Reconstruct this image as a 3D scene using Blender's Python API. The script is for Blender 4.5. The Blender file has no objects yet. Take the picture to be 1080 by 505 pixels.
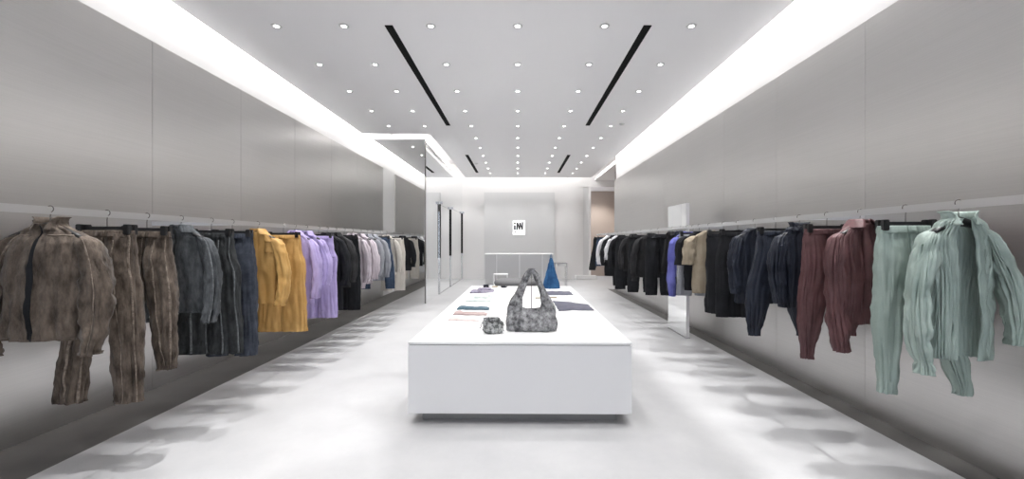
import bpy, bmesh, math, random
from mathutils import Vector, noise
C = bpy.context.scene.collection
PI = math.pi
F = 430.0            # focal length in pixels of the 1080 px wide frame
EYE = 1.4
random.seed(4)

# ------------------------------------------------------------------ camera, world, exposure
cam_d = bpy.data.cameras.new('camera'); cam = bpy.data.objects.new('camera', cam_d); C.objects.link(cam)
cam.location = (0, 0, EYE); cam.rotation_euler = (PI/2, 0, 0)
cam_d.sensor_width = 36; cam_d.lens = 36*F/1080
cam_d.shift_x = -6/1080; cam_d.shift_y = 2/1080
cam_d.clip_start = .05
bpy.context.scene.camera = cam
w = bpy.data.worlds.new('front_fill'); bpy.context.scene.world = w; w.use_nodes = True
w.node_tree.nodes['Background'].inputs[0].default_value = (.82, .88, 1, 1)
w.node_tree.nodes['Background'].inputs[1].default_value = 2.2  # unseen surroundings, raised as added fill light through the shop front
vs = bpy.context.scene.view_settings
vs.view_transform = 'Standard'; vs.look = 'None'; vs.gamma = 1; vs.use_curve_mapping = False
vs.exposure = 0.40

# room measures
XL, XR = -3.474, 2.869
YB, YF = 15.24, -3.2
HC = 3.68                     # main ceiling
EL, ER, EB = -3.29, 2.627, 14.52   # ceiling edges (light coves beyond)
EJ = 8.64                     # where the left ceiling edge steps in
PX = -2.07; PY = 9.19         # mirrored partition
RL, RLZ = -2.55, 1.59         # left rail line and its top
RR, RRZ = 2.31, 1.614         # right rail

def area(name, loc, rot, sx, sy, power, col=(1, .985, .97), spread=PI):
    l = bpy.data.lights.new(name, 'AREA'); l.shape = 'RECTANGLE'; l.size = sx; l.size_y = sy
    l.energy = power; l.color = col; l.spread = spread
    o = bpy.data.objects.new(name, l); C.objects.link(o); o.location = loc; o.rotation_euler = rot
    return o
def spot(name, loc, aim, power, half, blend, size=.03, col=(1, .99, .985)):
    l = bpy.data.lights.new(name, 'SPOT'); l.energy = power; l.spot_size = 2*half; l.spot_blend = blend
    l.shadow_soft_size = size; l.color = col
    o = bpy.data.objects.new(name, l); C.objects.link(o); o.location = loc
    o.rotation_euler = (Vector(aim)-Vector(loc)).to_track_quat('-Z', 'Y').to_euler()
    return o
# cove strips: lie on the hidden upper side of the ceiling board, facing the wall
COVE = 6.2
def cove(name, axis, pos, a0, a1, side, per_m, z=HC+.22):
    # LED strip hidden above the board edge, tilted 35 degrees from straight down towards the wall
    L_ = a1-a0; mid = (a0+a1)/2; tl = math.radians(58)
    if axis == 'y': area(name, (pos, mid, z), (0, tl*(1 if side < 0 else -1), 0), .05, L_, per_m*L_)
    else: area(name, (mid, pos, z), (tl, 0, 0), L_, .05, per_m*L_)
cove('cove_light_left', 'y', EL-.02, YF, EJ, -1, COVE)
cove('cove_light_jog', 'x', EJ+.10, EL, PX, 1, COVE*.8)
cove('cove_light_partition', 'y', -1.861-.02, EJ, EB, -1, COVE)
cove('cove_light_back', 'x', EB+.10, -1.9, ER, 1, COVE*.5)
cove('cove_light_right', 'y', ER+.02, YF, EB, 1, COVE)
cove('cove_light_bay', 'y', -3.29, PY, YB, -1, COVE, 3.70+.2)
spot('alcove_light', (3.1, 15.6, 3.40), (3.1, 15.7, 0), 95, math.radians(65), .6, .05)
DOWN = 39
ROWS = [4.31+.934*k for k in range(-4, 12)]
COLS = [-2.55, -1.836, -.918, 0, .918, 1.836]
for j, y in enumerate(ROWS):
    for i, x in enumerate(COLS):
        if x < EL+.1 or (y > EJ-.2 and x < -1.80 and y < PY+.1): continue
        z = HC-.03 if not (x < PX and y > PY) else 3.68
        if i == 0:
            a = math.radians(4.9); half = math.radians(16)   # wall-side rail row: beam tilted into the room
            spot('downlight_beam', (x, y, z), (x+math.tan(half-a), y, z-1), 170, half, .35, .012)
        else:
            spot('downlight_beam', (x, y, z), (x, y, z-1), DOWN, math.radians(38), .7, .045)
for j in range(17):             # narrow projectors standing in the right-hand light slot
    y = ROWS[0]+j*.934-.1
    if y > 12.6: continue
    half = math.radians(16); x = 2.73; z = 4.0; a = math.atan((x-2.64)/z)
    spot('slot_projector', (x, y, z), (x-math.tan(half+a), y, z-1), 185, half, .35, .012)

# ------------------------------------------------------------------ materials
M = {}
def mat(name, col, rough=.5, metal=0, spec=.5, emit=None, es=0, noise_amt=0, nscale=5, col2=None, bump=0, bscale=60,
        stretch=None, aniso=0, sheen=0, lo=.35, hi=.65, rough2=None, nrot=None):
    m = bpy.data.materials.new(name); m.use_nodes = True; nt = m.node_tree; b = nt.nodes['Principled BSDF']
    b.inputs['Base Color'].default_value = (*col, 1); b.inputs['Roughness'].default_value = rough
    b.inputs['Metallic'].default_value = metal; b.inputs['Specular IOR Level'].default_value = spec
    if sheen: b.inputs['Sheen Weight'].default_value = sheen; b.inputs['Sheen Roughness'].default_value = .5
    if aniso: b.inputs['Anisotropic'].default_value = aniso
    if emit: b.inputs['Emission Color'].default_value = (*emit, 1); b.inputs['Emission Strength'].default_value = es
    tc = nt.nodes.new('ShaderNodeTexCoord'); mp = nt.nodes.new('ShaderNodeMapping')
    nt.links.new(tc.outputs['Object'], mp.inputs[0])
    if stretch: mp.inputs['Scale'].default_value = stretch
    if col2:
        n = nt.nodes.new('ShaderNodeTexNoise'); n.inputs['Scale'].default_value = nscale; n.inputs['Detail'].default_value = 6
        n.inputs['Roughness'].default_value = .65
        nt.links.new(mp.outputs[0], n.inputs['Vector'])
        r = nt.nodes.new('ShaderNodeValToRGB'); r.color_ramp.elements[0].position = lo; r.color_ramp.elements[1].position = hi
        r.color_ramp.elements[0].color = (*col, 1); r.color_ramp.elements[1].color = (*col2, 1)
        nt.links.new(n.outputs[0], r.inputs[0]); nt.links.new(r.outputs[0], b.inputs['Base Color'])
        if rough2 is not None:
            mr = nt.nodes.new('ShaderNodeMapRange'); mr.inputs[3].default_value = rough; mr.inputs[4].default_value = rough2
            nt.links.new(n.outputs[0], mr.inputs[0]); nt.links.new(mr.outputs[0], b.inputs['Roughness'])
    if bump:
        n2 = nt.nodes.new('ShaderNodeTexNoise'); n2.inputs['Scale'].default_value = bscale; n2.inputs['Detail'].default_value = 4
        nt.links.new(mp.outputs[0], n2.inputs['Vector'])
        bp = nt.nodes.new('ShaderNodeBump'); bp.inputs['Strength'].default_value = bump; bp.inputs['Distance'].default_value = .01
        nt.links.new(n2.outputs[0], bp.inputs['Height']); nt.links.new(bp.outputs[0], b.inputs['Normal'])
    M[name] = m; return m
mat('white_plaster', (.84, .83, .825), .7, bump=.03, bscale=120)
mat('ceiling_paint', (.915, .91, .92), .75)
mat('feature_white', (.72, .72, .72), .6)
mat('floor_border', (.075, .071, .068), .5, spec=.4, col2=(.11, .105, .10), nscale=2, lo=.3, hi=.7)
mat('concrete', (.38, .38, .388), .42, spec=.45, col2=(.47, .47, .475), nscale=1.1, lo=.3, hi=.7, bump=.05, bscale=30, rough2=.6)
mat('taupe_plaster', (.40, .33, .28), .7)
mat('mirror', (.93, .94, .94), .02, 1)
mat('mirror_door', (.90, .91, .91), .03, 1)
mat('steel_edge', (.55, .55, .55), .25, 1)
mat('brushed_counter', (.56, .555, .55), .42, 1, stretch=(1, 1, 12), bump=.06, bscale=30)
mat('rail_steel', (.80, .80, .80), .32, 1)
mat('black_plastic', (.012, .012, .013), .4)
mat('hook_metal', (.22, .21, .2), .3, 1)
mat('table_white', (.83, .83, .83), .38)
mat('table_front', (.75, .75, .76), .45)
mat('seam_grey', (.25, .25, .25), .6)
mat('slot_black', (.012, .012, .012), .9, spec=.15)
mat('lens', (1, 1, 1), .3, emit=(1, .98, .95), es=9)
mat('light_ring', (.7, .7, .7), .35)
mat('seat_felt', (.17, .17, .175), .85, bump=.3, bscale=160)
mat('sign_glow', (1, 1, 1), .4, emit=(1, 1, 1), es=.72)
mat('sign_black', (.015, .015, .018), .4)
mat('sign_grey', (.22, .22, .22), .5)
mat('glass_dark', (.02, .02, .03), .1)
mat('card', (.8, .8, .78), .6)
mat('wood_tan', (.42, .36, .25), .5)
mat('glassy', (.72, .75, .78), .12, .6)

def brushed():
    m = bpy.data.materials.new('brushed_aluminium'); m.use_nodes = True; nt = m.node_tree; b = nt.nodes['Principled BSDF']
    b.inputs['Metallic'].default_value = 1; b.inputs['Roughness'].default_value = .36; b.inputs['Anisotropic'].default_value = .75
    tg = nt.nodes.new('ShaderNodeTangent'); tg.direction_type = 'RADIAL'; tg.axis = 'Z'; nt.links.new(tg.outputs[0], b.inputs['Tangent'])
    tc = nt.nodes.new('ShaderNodeTexCoord'); mp = nt.nodes.new('ShaderNodeMapping'); mp.inputs['Scale'].default_value = (1, .35, 60)
    nt.links.new(tc.outputs['Object'], mp.inputs[0])
    n = nt.nodes.new('ShaderNodeTexNoise'); n.inputs['Scale'].default_value = 3; n.inputs['Detail'].default_value = 5
    nt.links.new(mp.outputs[0], n.inputs['Vector'])
    r = nt.nodes.new('ShaderNodeValToRGB'); r.color_ramp.elements[0].color = (.58, .57, .56, 1); r.color_ramp.elements[1].color = (.68, .665, .65, 1)
    nt.links.new(n.outputs[0], r.inputs[0]); nt.links.new(r.outputs[0], b.inputs['Base Color'])
    g = nt.nodes.new('ShaderNodeTexNoise'); g.inputs['Scale'].default_value = 260; g.inputs['Detail'].default_value = 2
    nt.links.new(tc.outputs['Object'], g.inputs['Vector'])
    ad = nt.nodes.new('ShaderNodeMath'); ad.operation = 'MULTIPLY_ADD'; ad.inputs[1].default_value = .6
    nt.links.new(g.outputs[0], ad.inputs[0]); nt.links.new(n.outputs[0], ad.inputs[2])
    bp = nt.nodes.new('ShaderNodeBump'); bp.inputs['Strength'].default_value = .10; bp.inputs['Distance'].default_value = .004
    nt.links.new(ad.outputs[0], bp.inputs['Height']); nt.links.new(bp.outputs[0], b.inputs['Normal'])
    M['brushed'] = m
brushed()
def fab(name, a, b=None, **k):
    k.setdefault('rough', .85); k.setdefault('spec', .25); k.setdefault('bump', .25); k.setdefault('bscale', 140)
    return mat(name, a, col2=b or tuple(min(1, c*1.25) for c in a), **k)
fab('brown_cord', (.040, .029, .022), (.22, .175, .14), nscale=17, lo=.34, hi=.72, bump=.7, bscale=60, stretch=(1, 1, .4), sheen=.1)
fab('brown_worn', (.16, .125, .10), (.36, .30, .25), nscale=40, bump=.8, bscale=80)
fab('charcoal_worn', (.10, .11, .115), (.24, .25, .26), nscale=40, bump=.8, bscale=80)
fab('charcoal_denim', (.045, .05, .055), (.15, .16, .17), nscale=18, lo=.35, hi=.7, bump=.6, bscale=60, stretch=(1, 1, .4))
fab('dark_denim', (.018, .02, .021), (.075, .08, .083), nscale=20, lo=.35, hi=.75, bump=.6, bscale=60, stretch=(1, 1, .4))
fab('indigo_denim', (.028, .035, .05), (.075, .085, .11), nscale=8, bump=.4)
fab('ochre', (.56, .32, .095), (.66, .40, .14), nscale=4, rough=.6, spec=.4)
fab('lilac', (.44, .36, .66), (.54, .46, .76), nscale=4, rough=.7)
fab('black_wool', (.010, .011, .013), (.020, .021, .025), nscale=6)
fab('charcoal_wool', (.022, .022, .024), (.04, .04, .042), nscale=6)
fab('pale_pink', (.52, .46, .50), (.62, .56, .60), nscale=5)
fab('grey_cotton', (.27, .28, .31), (.36, .37, .40), nscale=5)
fab('blue_jean', (.03, .05, .09), (.075, .105, .165), nscale=7)
fab('cream', (.60, .56, .51), (.70, .66, .60), nscale=5)
fab('sage_pleat', (.30, .38, .345), (.37, .45, .41), nscale=5, rough=.42, spec=.5, bump=.15)
fab('maroon_pleat', (.085, .038, .04), (.14, .065, .068), nscale=5, rough=.5, spec=.4, bump=.15)
fab('navy_pleat', (.007, .010, .020), (.018, .023, .038), nscale=5, rough=.5, spec=.4, bump=.15)
fab('beige', (.34, .285, .21), (.42, .355, .27), nscale=5)
fab('royal_blue', (.12, .13, .42), (.18, .19, .52), nscale=5)
fab('white_cotton', (.66, .66, .68), (.74, .74, .76), nscale=5)
fab('bag_grey', (.07, .07, .075), (.44, .44, .45), nscale=24, lo=.36, hi=.66, rough=.6, bump=.6, bscale=60)
fab('bag_strap', (.05, .05, .052), (.17, .165, .165), nscale=12, rough=.55, bump=.5)
fab('pouch_grey', (.08, .085, .085), (.48, .49, .49), nscale=26, lo=.42, hi=.6, bump=.8, bscale=50)
fab('bag_blue', (.012, .06, .17), (.04, .14, .30), nscale=8, rough=.7)
fab('slate_cloth', (.10, .10, .13), (.14, .14, .175), nscale=8)
fab('mauve_cloth', (.20, .175, .24), (.40, .37, .45), nscale=10)
fab('mint_cloth', (.52, .58, .56), (.66, .70, .68), nscale=10)
fab('teal_cloth', (.06, .11, .14), (.12, .18, .22), nscale=10)
fab('rose_cloth', (.38, .28, .27), (.50, .40, .38), nscale=10)
fab('blush_cloth', (.62, .50, .47), (.70, .62, .60), nscale=10)

# ------------------------------------------------------------------ mesh helpers
def link(name, me, m, parent=None, loc=None, smooth=False):
    o = bpy.data.objects.new(name, me); C.objects.link(o)
    if m: me.materials.append(M[m] if isinstance(m, str) else m)
    if parent: o.parent = parent
    if loc: o.location = loc
    if smooth:
        for p in me.polygons: p.use_smooth = True
    return o
def pydata(name, vs_, fs, m, parent=None, loc=None, smooth=False):
    me = bpy.data.meshes.new(name); me.from_pydata([tuple(v) for v in vs_], [], fs); me.update()
    return link(name, me, m, parent, loc, smooth)
def boxes(name, bl, m, parent=None, bevel=0, loc=None):
    """bl: list of (x0,x1,y0,y1,z0,z1) joined into one mesh"""
    bm = bmesh.new()
    for x0, x1, y0, y1, z0, z1 in bl:
        r = bmesh.ops.create_cube(bm, size=1)
        for v in r['verts']:
            v.co = Vector(((x0+x1)/2+v.co.x*(x1-x0), (y0+y1)/2+v.co.y*(y1-y0), (z0+z1)/2+v.co.z*(z1-z0)))
    if bevel: bmesh.ops.bevel(bm, geom=bm.edges[:], offset=bevel, segments=2, affect='EDGES')
    me = bpy.data.meshes.new(name); bm.to_mesh(me); bm.free()
    return link(name, me, m, parent, loc)
def tube(name, pts, r, m, parent=None, seg=8, closed=False):
    rs = r if isinstance(r, (list, tuple)) else [r]*len(pts)
    pts = [Vector(p) for p in pts]; vs_, fs = [], []
    prev = None
    for i, p in enumerate(pts):
        a = pts[max(0, i-1)]; b = pts[min(len(pts)-1, i+1)]; t = (b-a).normalized()
        u = prev - t*prev.dot(t) if prev else t.orthogonal()
        if u.length < 1e-5: u = t.orthogonal()
        u.normalize(); v = t.cross(u); prev = u
        for k in range(seg):
            an = 2*PI*k/seg; vs_.append(p+(u*math.cos(an)+v*math.sin(an))*rs[i])
    for i in range(len(pts)-1):
        for k in range(seg):
            fs.append((i*seg+k, i*seg+(k+1) % seg, (i+1)*seg+(k+1) % seg, (i+1)*seg+k))
    fs.append(tuple(range(seg))[::-1]); fs.append(tuple((len(pts)-1)*seg+k for k in range(seg)))
    return pydata(name, vs_, fs, m, parent, smooth=True)
def lathe(name, prof, m, parent=None, seg=24, sx=1, sy=1, loc=None):
    vs_, fs = [], []
    for r, z in prof:
        for k in range(seg):
            a = 2*PI*k/seg; vs_.append((r*sx*math.cos(a), r*sy*math.sin(a), z))
    for i in range(len(prof)-1):
        for k in range(seg):
            fs.append((i*seg+k, i*seg+(k+1) % seg, (i+1)*seg+(k+1) % seg, (i+1)*seg+k))
    fs.append(tuple(range(seg))[::-1]); fs.append(tuple((len(prof)-1)*seg+k for k in range(seg)))
    return pydata(name, vs_, fs, m, parent, smooth=True, loc=loc)
def empty(name, loc, label, cat, group=None, rz=0):
    o = bpy.data.objects.new(name, None); C.objects.link(o); o.location = loc; o.rotation_euler = (0, 0, rz)
    o.empty_display_size = .1
    o['label'] = label; o['category'] = cat
    if group: o['group'] = group
    return o
def tag(o, label, cat, group=None):
    o['label'] = label; o['category'] = cat
    if group: o['group'] = group
    return o
def struct(o): o['kind'] = 'structure'; return o

# ------------------------------------------------------------------ the room
struct(boxes('floor', [(-3.7, 4.2, YF-.1, 17, -.1, 0)], 'concrete'))
struct(boxes('wall_left', [(XL-.12, XL, YF, YB+.1, 0, 4.3)], 'white_plaster'))
struct(boxes('wall_right', [(XR, XR+.12, YF, 12.0, 0, 4.3)], 'white_plaster'))
struct(boxes('wall_back', [(XL-.1, 2.30, YB, YB+.15, 0, 4.3), (2.30, 4.1, YB, YB+.15, 3.43, 4.3)], 'white_plaster'))
struct(boxes('wall_alcove', [(2.0, 4.1, 16.6, 16.7, 0, 3.5), (3.98, 4.1, 12.0, 16.6, 0, 4.3), (XR, 4.1, 11.88, 12.0, 0, 4.3)], 'taupe_plaster'))
struct(boxes('ceiling_alcove', [(2.0, 4.1, YB+.155, 16.7, 3.44, 3.5), (XR+.0, 4.1, 12.0, YB, HC, HC+.1)], 'white_plaster'))
struct(boxes('trim_1', [(2.30, 2.44, YB+.02, YB+.12, 0, 3.43), (2.66, 2.74, YB+.02, YB+.12, 0, 3.43)], 'white_plaster'))
struct(boxes('trim_2', [(2.44, 2.66, YB+.05, YB+.09, 0, 3.43)], 'feature_white'))
struct(boxes('trim_3', [(2.14, 2.90, YB-.25, YB+.015, 0, .14)], 'table_white', bevel=.004))
def ceiling():
    # board with four slot openings kept as dark recessed slots (own objects), edges set back from the walls
    struct(boxes('ceiling', [(EL, ER, YF, EJ, HC, HC+.06), (-1.861, ER, EJ, EB, HC, HC+.06)], 'ceiling_paint'))
    struct(boxes('ceiling_cove', [(XL-.1, 4.1, YF, YB+.1, 4.3, 4.36)], 'white_plaster'))
    struct(boxes('ceiling_bay', [(-3.27, PX-.0, PY, YB, 3.70, 3.76)], 'ceiling_paint'))
ceiling()
# front of shop behind the camera: portal with glazing
struct(boxes('wall_front', [(XL, -2.2, YF-.1, YF, 0, 4.3), (2.0, XR, YF-.1, YF, 0, 4.3), (-2.2, 2.0, YF-.1, YF, 3.2, 4.3)], 'white_plaster'))
gl = bpy.data.materials.new('clear_glass'); gl.use_nodes = True
gb = gl.node_tree.nodes['Principled BSDF']; gb.inputs['Transmission Weight'].default_value = 1; gb.inputs['Roughness'].default_value = 0; gb.inputs['IOR'].default_value = 1.45
M['clear_glass'] = gl
struct(boxes('window_1', [(-2.2, 2.0, YF-.06, YF-.048, 0, 3.2)], 'clear_glass'))
# metal cladding, panel by panel
n = 4
ys = [YF, -2.3, -1.07, .16, 1.39, 2.62, 3.85, 5.08, 6.31, 7.54, 8.77, 10.45]
for a, b in zip(ys, ys[1:]):
    struct(boxes('trim_%d' % n, [(XL+.001, XL+.025, a+.0015, b-.0015, .0, 3.29)], 'brushed')); n += 1
for a, b in ((11.5, 12.75), (12.75, 14.0), (14.0, YB)):
    struct(boxes('trim_%d' % n, [(XL+.001, XL+.025, a+.0015, b-.0015, .0, 3.29)], 'brushed')); n += 1
ys = [YF, -2.34, -1.2, -.06, 1.08, 2.2, 3.34, 4.48, 5.62, 6.76, 7.9, 9.04, 10.18, 12.0]
for a, b in zip(ys, ys[1:]):
    struct(boxes('trim_%d' % n, [(XR-.025, XR-.001, a+.0015, b-.0015, .0, 3.2)], 'brushed')); n += 1
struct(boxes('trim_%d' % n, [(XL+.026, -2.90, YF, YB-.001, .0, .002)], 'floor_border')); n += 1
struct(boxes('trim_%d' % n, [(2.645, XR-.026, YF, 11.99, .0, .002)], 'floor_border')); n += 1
# mirrored partition with doors
struct(boxes('wall_partition', [(PX-.03, PX, PY, YB, 0, 3.70)], 'mirror'))
struct(boxes('trim_%d' % n, [(PX-.022, PX+.004, PY-.012, PY, 0, 3.70)], 'hook_metal')); n += 1
def door(k, y0, y1, top, posts):
    d = struct(boxes('door_%d' % k, [(PX+.001, PX+.006, y0, y1, .01, top)], 'mirror_door'))
    boxes('door_frame', [(PX+.0062, PX+.011, y0, y1, .005, .03), (PX+.0062, PX+.011, y0, y1, top-.012, top)], 'steel_edge', d)
    for y in posts:
        h = boxes('door_handle', [(PX+.0065, PX+.040, y-.016, y+.016, .96, top)], 'slot_black', d, bevel=.004)
        boxes('hinge_block', [(PX+.0065, PX+.09, y-.02, y+.02, top+.001, top+.07)], 'steel_edge', h, bevel=.004)
        boxes('post', [(PX+.0065, PX+.026, y-.010, y+.012, .0, .958)], 'steel_edge', d)
door(1, 10.72, 12.53, 2.38, (10.75, 12.50))
door(2, 12.56, 15.12, 2.43, (15.08,))
# feature wall panel behind the counter
struct(boxes('trim_%d' % n, [(-1.25, 1.38, YB-.08, YB-.001, 0, 3.22)], 'feature_white')); n += 1

# ceiling slots and downlights
slots = [(-1.362, .01002*F, .0186*F, 'long black air slot in the ceiling, nearer one on the left'),
         (1.372, .01002*F, .0186*F, 'long black air slot in the ceiling, nearer one on the right'),
         (-1.34, .0250*F, .0314*F, 'shorter black air slot in the ceiling, far one on the left'),
         (1.35, .0250*F, .0314*F, 'shorter black air slot in the ceiling, far one on the right')]
for x, a, b, lab in slots:
    r = empty('ceiling_slot_diffuser', (x, (a+b)/2, HC), lab, 'air vent', 'black slot diffusers in the ceiling')
    L = (b-a)/2
    boxes('slot_blade', [(-.034, .034, -L, L, -.004, -.001)], 'slot_black', r)
    boxes('slot_edge', [(-.042, -.0345, -L-.008, L+.008, -.008, -.0005), (.0345, .042, -L-.008, L+.008, -.008, -.0005),
                        (-.0345, .0345, -L-.008, -L-.0005, -.008, -.0005), (-.0345, .0345, L+.0005, L+.008, -.008, -.0005)], 'slot_black', r)
ORD = ['first', 'second', 'third', 'fourth', 'fifth', 'sixth', 'seventh', 'eighth', 'ninth', 'tenth', 'eleventh', 'twelfth']
CN = ['nearest the left wall', 'left of the left air slots', 'between centre and left air slots', 'on the centre line',
      'between centre and right air slots', 'right of the right air slots']
lamp0 = None
for j, y in enumerate(ROWS[4:]):
    for i, x in enumerate(COLS):
        if y > EJ-.2 and x < -1.8 and y < PY+.1: continue
        if i == 1 and y > EJ: continue
        z = HC if not (x < PX and y > PY) else 3.70
        lab = 'small round downlight in the %s row from the front, %s' % (ORD[j], CN[i])
        loc = (x, y, z-.0005)
        if lamp0 is None:
            lamp0 = empty('ceiling_downlight', loc, lab, 'ceiling light', 'recessed round downlights')
            k1 = lathe('light_ring', [(.036, -.001), (.050, -.001), (.054, -.005), (.050, -.008), (.038, -.008)], 'light_ring', lamp0)
            k2 = lathe('lens', [(.001, -.004), (.036, -.0045), (.036, -.007), (.001, -.0105)], 'lens', lamp0)
        else:
            o = lamp0.copy(); C.objects.link(o); o.location = loc; o['label'] = lab
            for ch in (k1, k2):
                c = ch.copy(); C.objects.link(c); c.parent = o

# ------------------------------------------------------------------ rails
def rail(x, z, y0, y1, wallx, brackets, label):
    r = empty('clothes_rail', (x, y0, z), label, 'clothes rail', 'wall clothes rails')
    boxes('bar', [(-.006, .006, 0, y1-y0, -.042, 0)], 'rail_steel', r, bevel=.0015)
    for yb in brackets:
        xa, xb = sorted((.0061 if wallx > x else -.0061, wallx-x))
        boxes('bracket', [(xa, xb, yb-y0-.006, yb-y0+.006, -.040, -.002)], 'rail_steel', r)
rail(RL, RLZ, .9, .0252*F, XL+.026, (1.2, 2.02, 3.85, 6.31, 8.77, 10.4), 'flat pale steel rail along the left wall carrying the brown to cream garments')
rail(RL, RLZ-.02, .0256*F, 14.9, XL+.026, (11.6, 13.0, 14.5), 'short far steel rail on the left behind the partition edge with black jackets')
rail(RR, RRZ, .9, 11.9, XR-.026, (1.2, 3.34, 5.62, 9.04, 11.6), 'flat pale steel rail along the right wall carrying sage to black garments')

# ------------------------------------------------------------------ garments
def cr(p0, p1, p2, p3, t):
    return [.5*((2*b)+(-a+c)*t+(2*a-5*b+4*c-d)*t*t+(-a+3*b-3*c+d)*t*t*t) for a, b, c, d in zip(p0, p1, p2, p3)]
class Loft:
    """cloth tube: control rings (x,y,z,rx,ry) from top to bottom"""
    def __init__(s, ctrl, wr=.008, ws=9, stretch=.35, pleat=0, pn=0, seed=0, gap=0, gapend=None, p=.9, twist=0):
        s.c = ctrl; s.wr = wr; s.ws = ws; s.st = stretch; s.pl = pleat; s.pn = pn; s.seed = seed; s.gap = gap
        s.ge = gap if gapend is None else gapend; s.p = p; s.tw = twist
    def ring(s, u):
        n_ = len(s.c)-1; f = min(max(u, 0), .99999)*n_; i = int(f); t = f-i; c = s.c
        r = cr(c[max(0, i-1)], c[i], c[min(n_, i+1)], c[min(n_, i+2)], t)
        r[3] = max(r[3], .004); r[4] = max(r[4], .004)
        return r
    def pt(s, th, u, off=0):
        x, y, z, rx, ry = s.ring(u); ct, st = math.cos(th), math.sin(th)
        px = math.copysign(abs(ct)**s.p, ct)*rx; py = math.copysign(abs(st)**s.p, st)*ry
        v = Vector((px*s.ws+s.seed*7.3, py*s.ws+s.seed, (z*s.ws*s.st)))
        d = noise.noise(v)*s.wr*.8 + abs(noise.noise(v*2.3+Vector((5, 5, 5))))*s.wr*.7
        if s.pn:
            wv = math.sin(th*s.pn+noise.noise(Vector((th*2, z*2, s.seed)))*3.2)
            k = min(1, .25+u*1.6)
            d += s.pl*(1-abs(wv)**.7)*2*k - s.pl*k
        k = (.25+u*.9)
        f1 = noise.noise(Vector((ct*2.4+s.seed*3.1, st*2.4, z*1.6+s.seed)))
        f2 = noise.noise(Vector((ct*4.6-s.seed, st*4.6+7, z*3.2+ct)))
        f3 = noise.noise(Vector((px*30+s.seed, py*30, z*22)))
        d += s.wr*(3.6*k*(.15-abs(f1)) + 2.6*k*(.13-abs(f2)) + .5*f3 - .15)
        d += off
        return Vector((x+px+ct*d, y+py+st*d, z))
    def build(s, name, m, parent, nt=44, nu=34, solid=.004):
        if s.pn > 6: nt = max(nt, int(s.pn*6))
        vs_, fs = [], []; closed = s.gap == 0 and s.ge == 0
        for j in range(nu+1):
            u = j/nu; g = s.gap+(s.ge-s.gap)*u
            for i in range(nt if closed else nt+1):
                th = -PI/2+g+(2*PI-2*g)*i/nt
                vs_.append(s.pt(th, u))
        w_ = nt if closed else nt+1
        for j in range(nu):
            for i in range(nt):
                a = j*w_+i; b = j*w_+(i+1) % w_
                fs.append((a, b, b+w_, a+w_))
        o = pydata(name, vs_, fs, m, parent, smooth=True)
        if solid:
            md = o.modifiers.new('cloth', 'SOLIDIFY'); md.thickness = solid; md.offset = -1
        return o
    def patch(s, name, m, parent, t0, t1, u0, u1, off=.006, nt=8, nu=12, thick=.004):
        vs_, fs = [], []
        for j in range(nu+1):
            for i in range(nt+1):
                vs_.append(s.pt(t0+(t1-t0)*i/nt, u0+(u1-u0)*j/nu, off))
        for j in range(nu):
            for i in range(nt):
                a = j*(nt+1)+i; fs.append((a, a+1, a+nt+2, a+nt+1))
        o = pydata(name, vs_, fs, m, parent, smooth=True)
        md = o.modifiers.new('cloth', 'SOLIDIFY'); md.thickness = thick; md.offset = -1
        return o

def arc(cx, cz, r, a0, a1, k):
    return [(cx+r*math.cos(a0+(a1-a0)*i/k), 0, cz+r*math.sin(a0+(a1-a0)*i/k)) for i in range(k+1)]
def hook(parent, drop):
    # question-mark hook over the bar; the origin is the bar top
    pts = arc(0, -.013, .0175, math.radians(205), math.radians(-75), 12) + [(.002, 0, -.040), (0, 0, -.055), (0, 0, -drop)]
    pts = [(x, 0, z) for x, y, z in pts]
    return tube('hook', pts, .0023, 'hook_metal', parent, 6)
def top_hanger(loc, rz, label, w_=.19):
    r = empty('clothes_hanger', loc, label, 'hanger', 'black hangers on the rails', rz)
    hook(r, .10)
    vs_, fs = [], []; N = 14
    for i in range(N+1):
        s_ = -1+2*i/N; x = s_*w_; z = -.085-.075*abs(s_)**1.3; h = .050*(1-.75*abs(s_)); d = .011+.014*abs(s_)
        for (dy, dz) in ((-d, -h), (d, -h), (d*.7, 0), (-d*.7, 0)): vs_.append((x, dy-.01*abs(s_), z+dz))
    for i in range(N):
        for k in range(4): fs.append((i*4+k, i*4+(k+1) % 4, (i+1)*4+(k+1) % 4, (i+1)*4+k))
    fs += [(3, 2, 1, 0), (N*4, N*4+1, N*4+2, N*4+3)]
    pydata('hanger_arm', vs_, fs, 'black_plastic', r, smooth=True)
    return r
def clip_hanger(loc, rz, label, w_=.17):
    r = empty('clip_hanger', loc, label, 'hanger', 'black hangers on the rails', rz)
    hook(r, .10)
    boxes('hanger_bar', [(-w_, w_, -.006, .006, -.122, -.097)], 'black_plastic', r, bevel=.003)
    for s_ in (-1, 1):
        boxes('clip', [(s_*w_*.93-.016, s_*w_*.93+.016, -.038, -.0065, -.150, -.085), (s_*w_*.93-.016, s_*w_*.93+.016, .0065, .038, -.150, -.085)], 'black_plastic', r, bevel=.004)
    return r

def cuffed(L, name, m, parent, u0=.93, off=.004):
    return L.patch(name, m, parent, 0, 2*PI, u0, .9999, off, 28, 5)

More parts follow.
